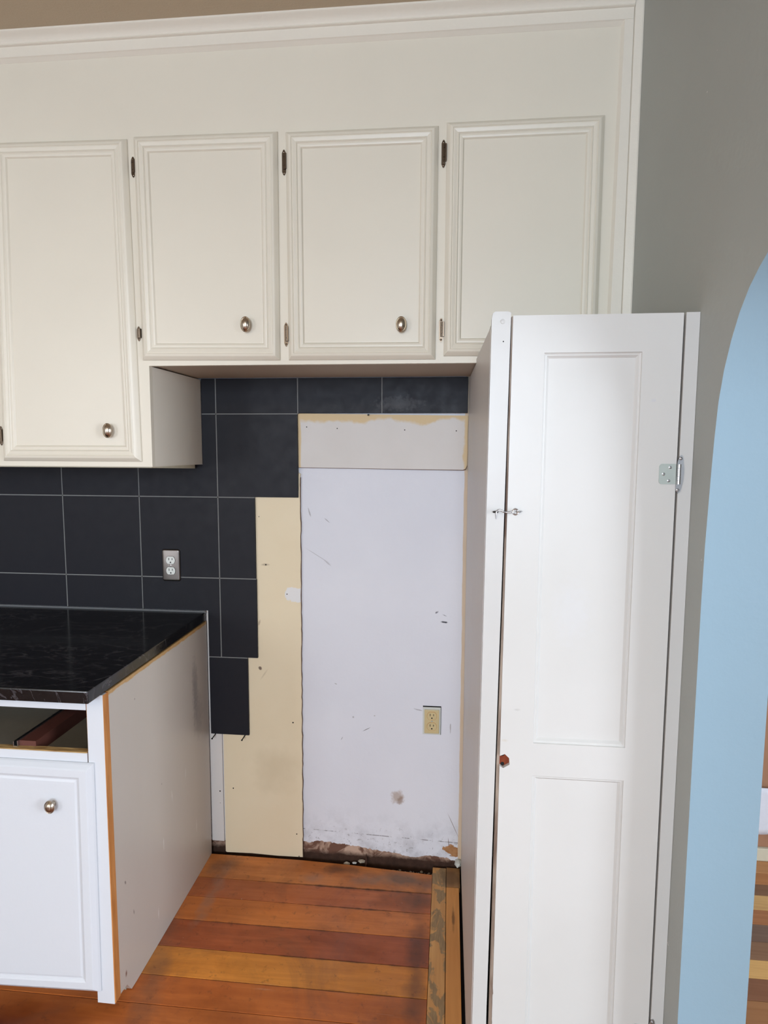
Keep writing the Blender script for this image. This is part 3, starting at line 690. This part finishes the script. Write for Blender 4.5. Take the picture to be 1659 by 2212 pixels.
# butterfly hinges on the right
def butterfly(z, full=True):
    h = B(); yf = YD
    x0, x1 = 1.2600, 1.2925; o = []
    for sx, sz, a0 in ((1, 1, 0), (-1, 1, 90), (-1, -1, 180), (1, -1, 270)):
        for k in range(5):
            a = math.radians(a0+k*22.5); r_ = .0005 if sx > 0 else .006; cxx, hw, hh = (x0+x1)/2, (x1-x0)/2, .0205
            o.append((cxx+sx*(hw-r_)+r_*math.cos(a), z+sz*(hh-r_)+r_*math.sin(a)))
    h.prism(o, 'y', yf-.0016, yf+.0002); hg = h.build('hinge', 'zinc', pd)
    h = B(); c = 1.2985
    pr = [(c-.006, z-.026), (c-.005, z-.034), (c-.001, z-.0385), (c+.003, z-.036), (c+.0055, z-.026), (c+.0085, z-.010), (c+.009, z+.006), (c+.0075, z+.022), (c+.006, z+.034), (c+.003, z+.0385), (c-.001, z+.036), (c-.004, z+.026)]
    h.prism(pr, 'y', YP-.0022, YP); h.build('hinge_wing', 'steel', hg if False else pc, smooth=False)
    for a, d in ((-.020, -.012), (-.0115, -.0045), (-.004, .004), (.0045, .0115), (.012, .020)):
        pass
    h = B(); c = 1.2965
    for a, d in ((-.0200, -.0125), (-.0118, -.0045), (-.0038, .0038), (.0045, .0118), (.0125, .0200)): h.tube([(c, YP-.0048, z+a), (c, YP-.0048, z+d)], .0040, 14)
    h.build('hinge_barrel', 'steel', pc, smooth=True)
    for sx, sz in ((1.281, .0135), (1.2685, .0), (1.279, -.0135)):
        h = B(); h.lathe_y(sx, yf-.0015, z+sz, [(.0032, 0), (.0030, .0009), (.0017, .0013), (.0014, .0006), (0, .0005)], seg=14); h.build('screw', 'steel', pc, smooth=True)
    for sx, sz in ((1.3000, .0315), (1.2965, -.0320)):
        h = B(); h.lathe_y(sx, YP-.0020, z+sz, [(.0034, 0), (.0030, .0012), (.0016, .0018), (.0012, .0008), (0, .0007)], seg=14); h.build('screw', 'steel', pc, smooth=True)
butterfly(1.5130); butterfly(.275)
# hook and eye latch
y0 = YP-.006
hk = B()
path = [(.9360, y0-.010, 1.4185), (.9355, y0-.010, 1.4280), (.9358, y0-.010, 1.4335), (.9385, y0-.009, 1.4362), (.9425, y0-.007, 1.4368), (.9465, y0-.004, 1.4352), (.9505, y0-.002, 1.4328), (.9560, y0-.002, 1.4318), (.9630, y0-.002, 1.4320), (.9690, y0-.002, 1.4328), (.9720, y0-.002, 1.4345)]
hk.tube(path, [.0011]+[.0018]*(len(path)-1), 12)
ring = [(.9752+.0052*math.cos(k*2*math.pi/20), y0-.002+.001*math.sin(k*2*math.pi/20), 1.4330+.0058*math.sin(k*2*math.pi/20)) for k in range(20)]
hk.tube(ring, .0017, 8, close=True); hko = hk.build('latch_hook', 'steel', pc, smooth=True)
ey = B(); ring = [(.9812+.0040*math.cos(k*2*math.pi/16), YP-.0050-.0042*math.sin(k*2*math.pi/16), 1.4330) for k in range(16)]
ey.tube(ring, .0016, 8, close=True); ey.tube([(.985, YP-.005, 1.433), (.9890, YP+.002, 1.4333)], .0017, 8); ey.build('screw_eye', 'steel', pc, smooth=True)
ey = B(); ring = [(.9345+.0046*math.cos(k*2*math.pi/16), YP-.0090-.0048*math.sin(k*2*math.pi/16), 1.4322) for k in range(16)]
ey.tube(ring, .0016, 8, close=True); ey.tube([(.9345, YP-.0050, 1.4322), (.9345, YP+.003, 1.4322)], .0012, 8); ey.build('screw_eye', 'nail', pc, smooth=True)

# ------------------------------------------------------------------ debris along the missing baseboard
b = B()
def lump(c, r, bmx):
    q = bmesh.ops.create_icosphere(bmx, subdivisions=1, radius=r)
    s3 = [random.uniform(.6, 1.4) for _ in range(3)]
    for v in q['verts']:
        v.co = Vector((v.co.x*s3[0], v.co.y*s3[1], v.co.z*s3[2]*.7))*random.uniform(.8, 1.2)+Vector(c)
for i in range(230):
    x = random.uniform(.30, .80) if i < 190 else random.uniform(-.05, .0); lump((x, random.uniform(-.018, .014), random.uniform(-.031, -.024)), random.uniform(.0015, .006), b.bm)
o = b.build('plaster_rubble', 'rubble_light'); tag(o, 'crumbs of broken plaster lying in the gap along the bottom of the wall', 'rubble'); o['kind'] = 'stuff'
for cx, cy, cz, r, lab, mt in ((.892, .008, .024, .016, 'pale broken plaster lump in the right back corner against the cupboard side', 'lump'),
                           (.500, .004, -.002, .007, 'yellowish plaster pebble in the gap left of the rusty strap', 'lump'), (.470, .004, -.012, .015, 'flat grey plaster flake in the gap behind the floorboards', 'rubble_light'),
                           (.528, .012, .002, .012, 'grey plaster chunk leaning on the rusty strap', 'rubble_light')):
    b = B(); lump((cx, cy, cz), r, b.bm); tag(b.build('plaster_chunk', mt, origin=(cx, cy, cz-r)), lab, 'plaster chunk')
b = B(); b.prism([(.540, -.034), (.548, -.034), (.549, .010), (.545, .034), (.541, .012)], 'y', .010, .0125)
b.box(.541, .547, -.030, .0125, -.012, -.009); tag(b.build('rusty_strap', 'rust', origin=(.544, .01, -.034)), 'short rusty metal strap standing in the gap below the plaster', 'metal strap')

# ------------------------------------------------------------------ things beyond the arch
ch = thing('storage_box', (2.5, .4, 0), 'brown box on a pale base seen through the archway', 'box')
b = B(); b.box(1.9, 3.1, .185, .60, .052, .62, .004); b.build('body', 'chest', ch)
b = B(); b.box(1.88, 3.12, .175, .61, .001, .0515, .003); b.build('base', 'pale', ch)
b = B()
cols = 26; rows = 8; grid = []
for j in range(rows+1):
    row = []
    for i in range(cols+1):
        u = i/cols; x = 1.93+u*.9; hem = .085+.035*abs(math.sin(u*9.5+.35))
        t = j/rows; z = hem+(.30-hem)*t; row.append(b.bm.verts.new((x, .166+.006*math.sin(u*44)*(1-t*.6), z)))
    grid.append(row)
for j in range(rows):
    for i in range(cols): b.bm.faces.new((grid[j][i], grid[j][i+1], grid[j+1][i+1], grid[j+1][i]))
cl = b.build('cloth', 'cloth', smooth=True, origin=(2.4, .17, .1)); tag(cl, 'white cloth hanging against the brown box beyond the archway', 'cloth')
so = cl.modifiers.new('thick', 'SOLIDIFY'); so.thickness = .004; so.offset = 1
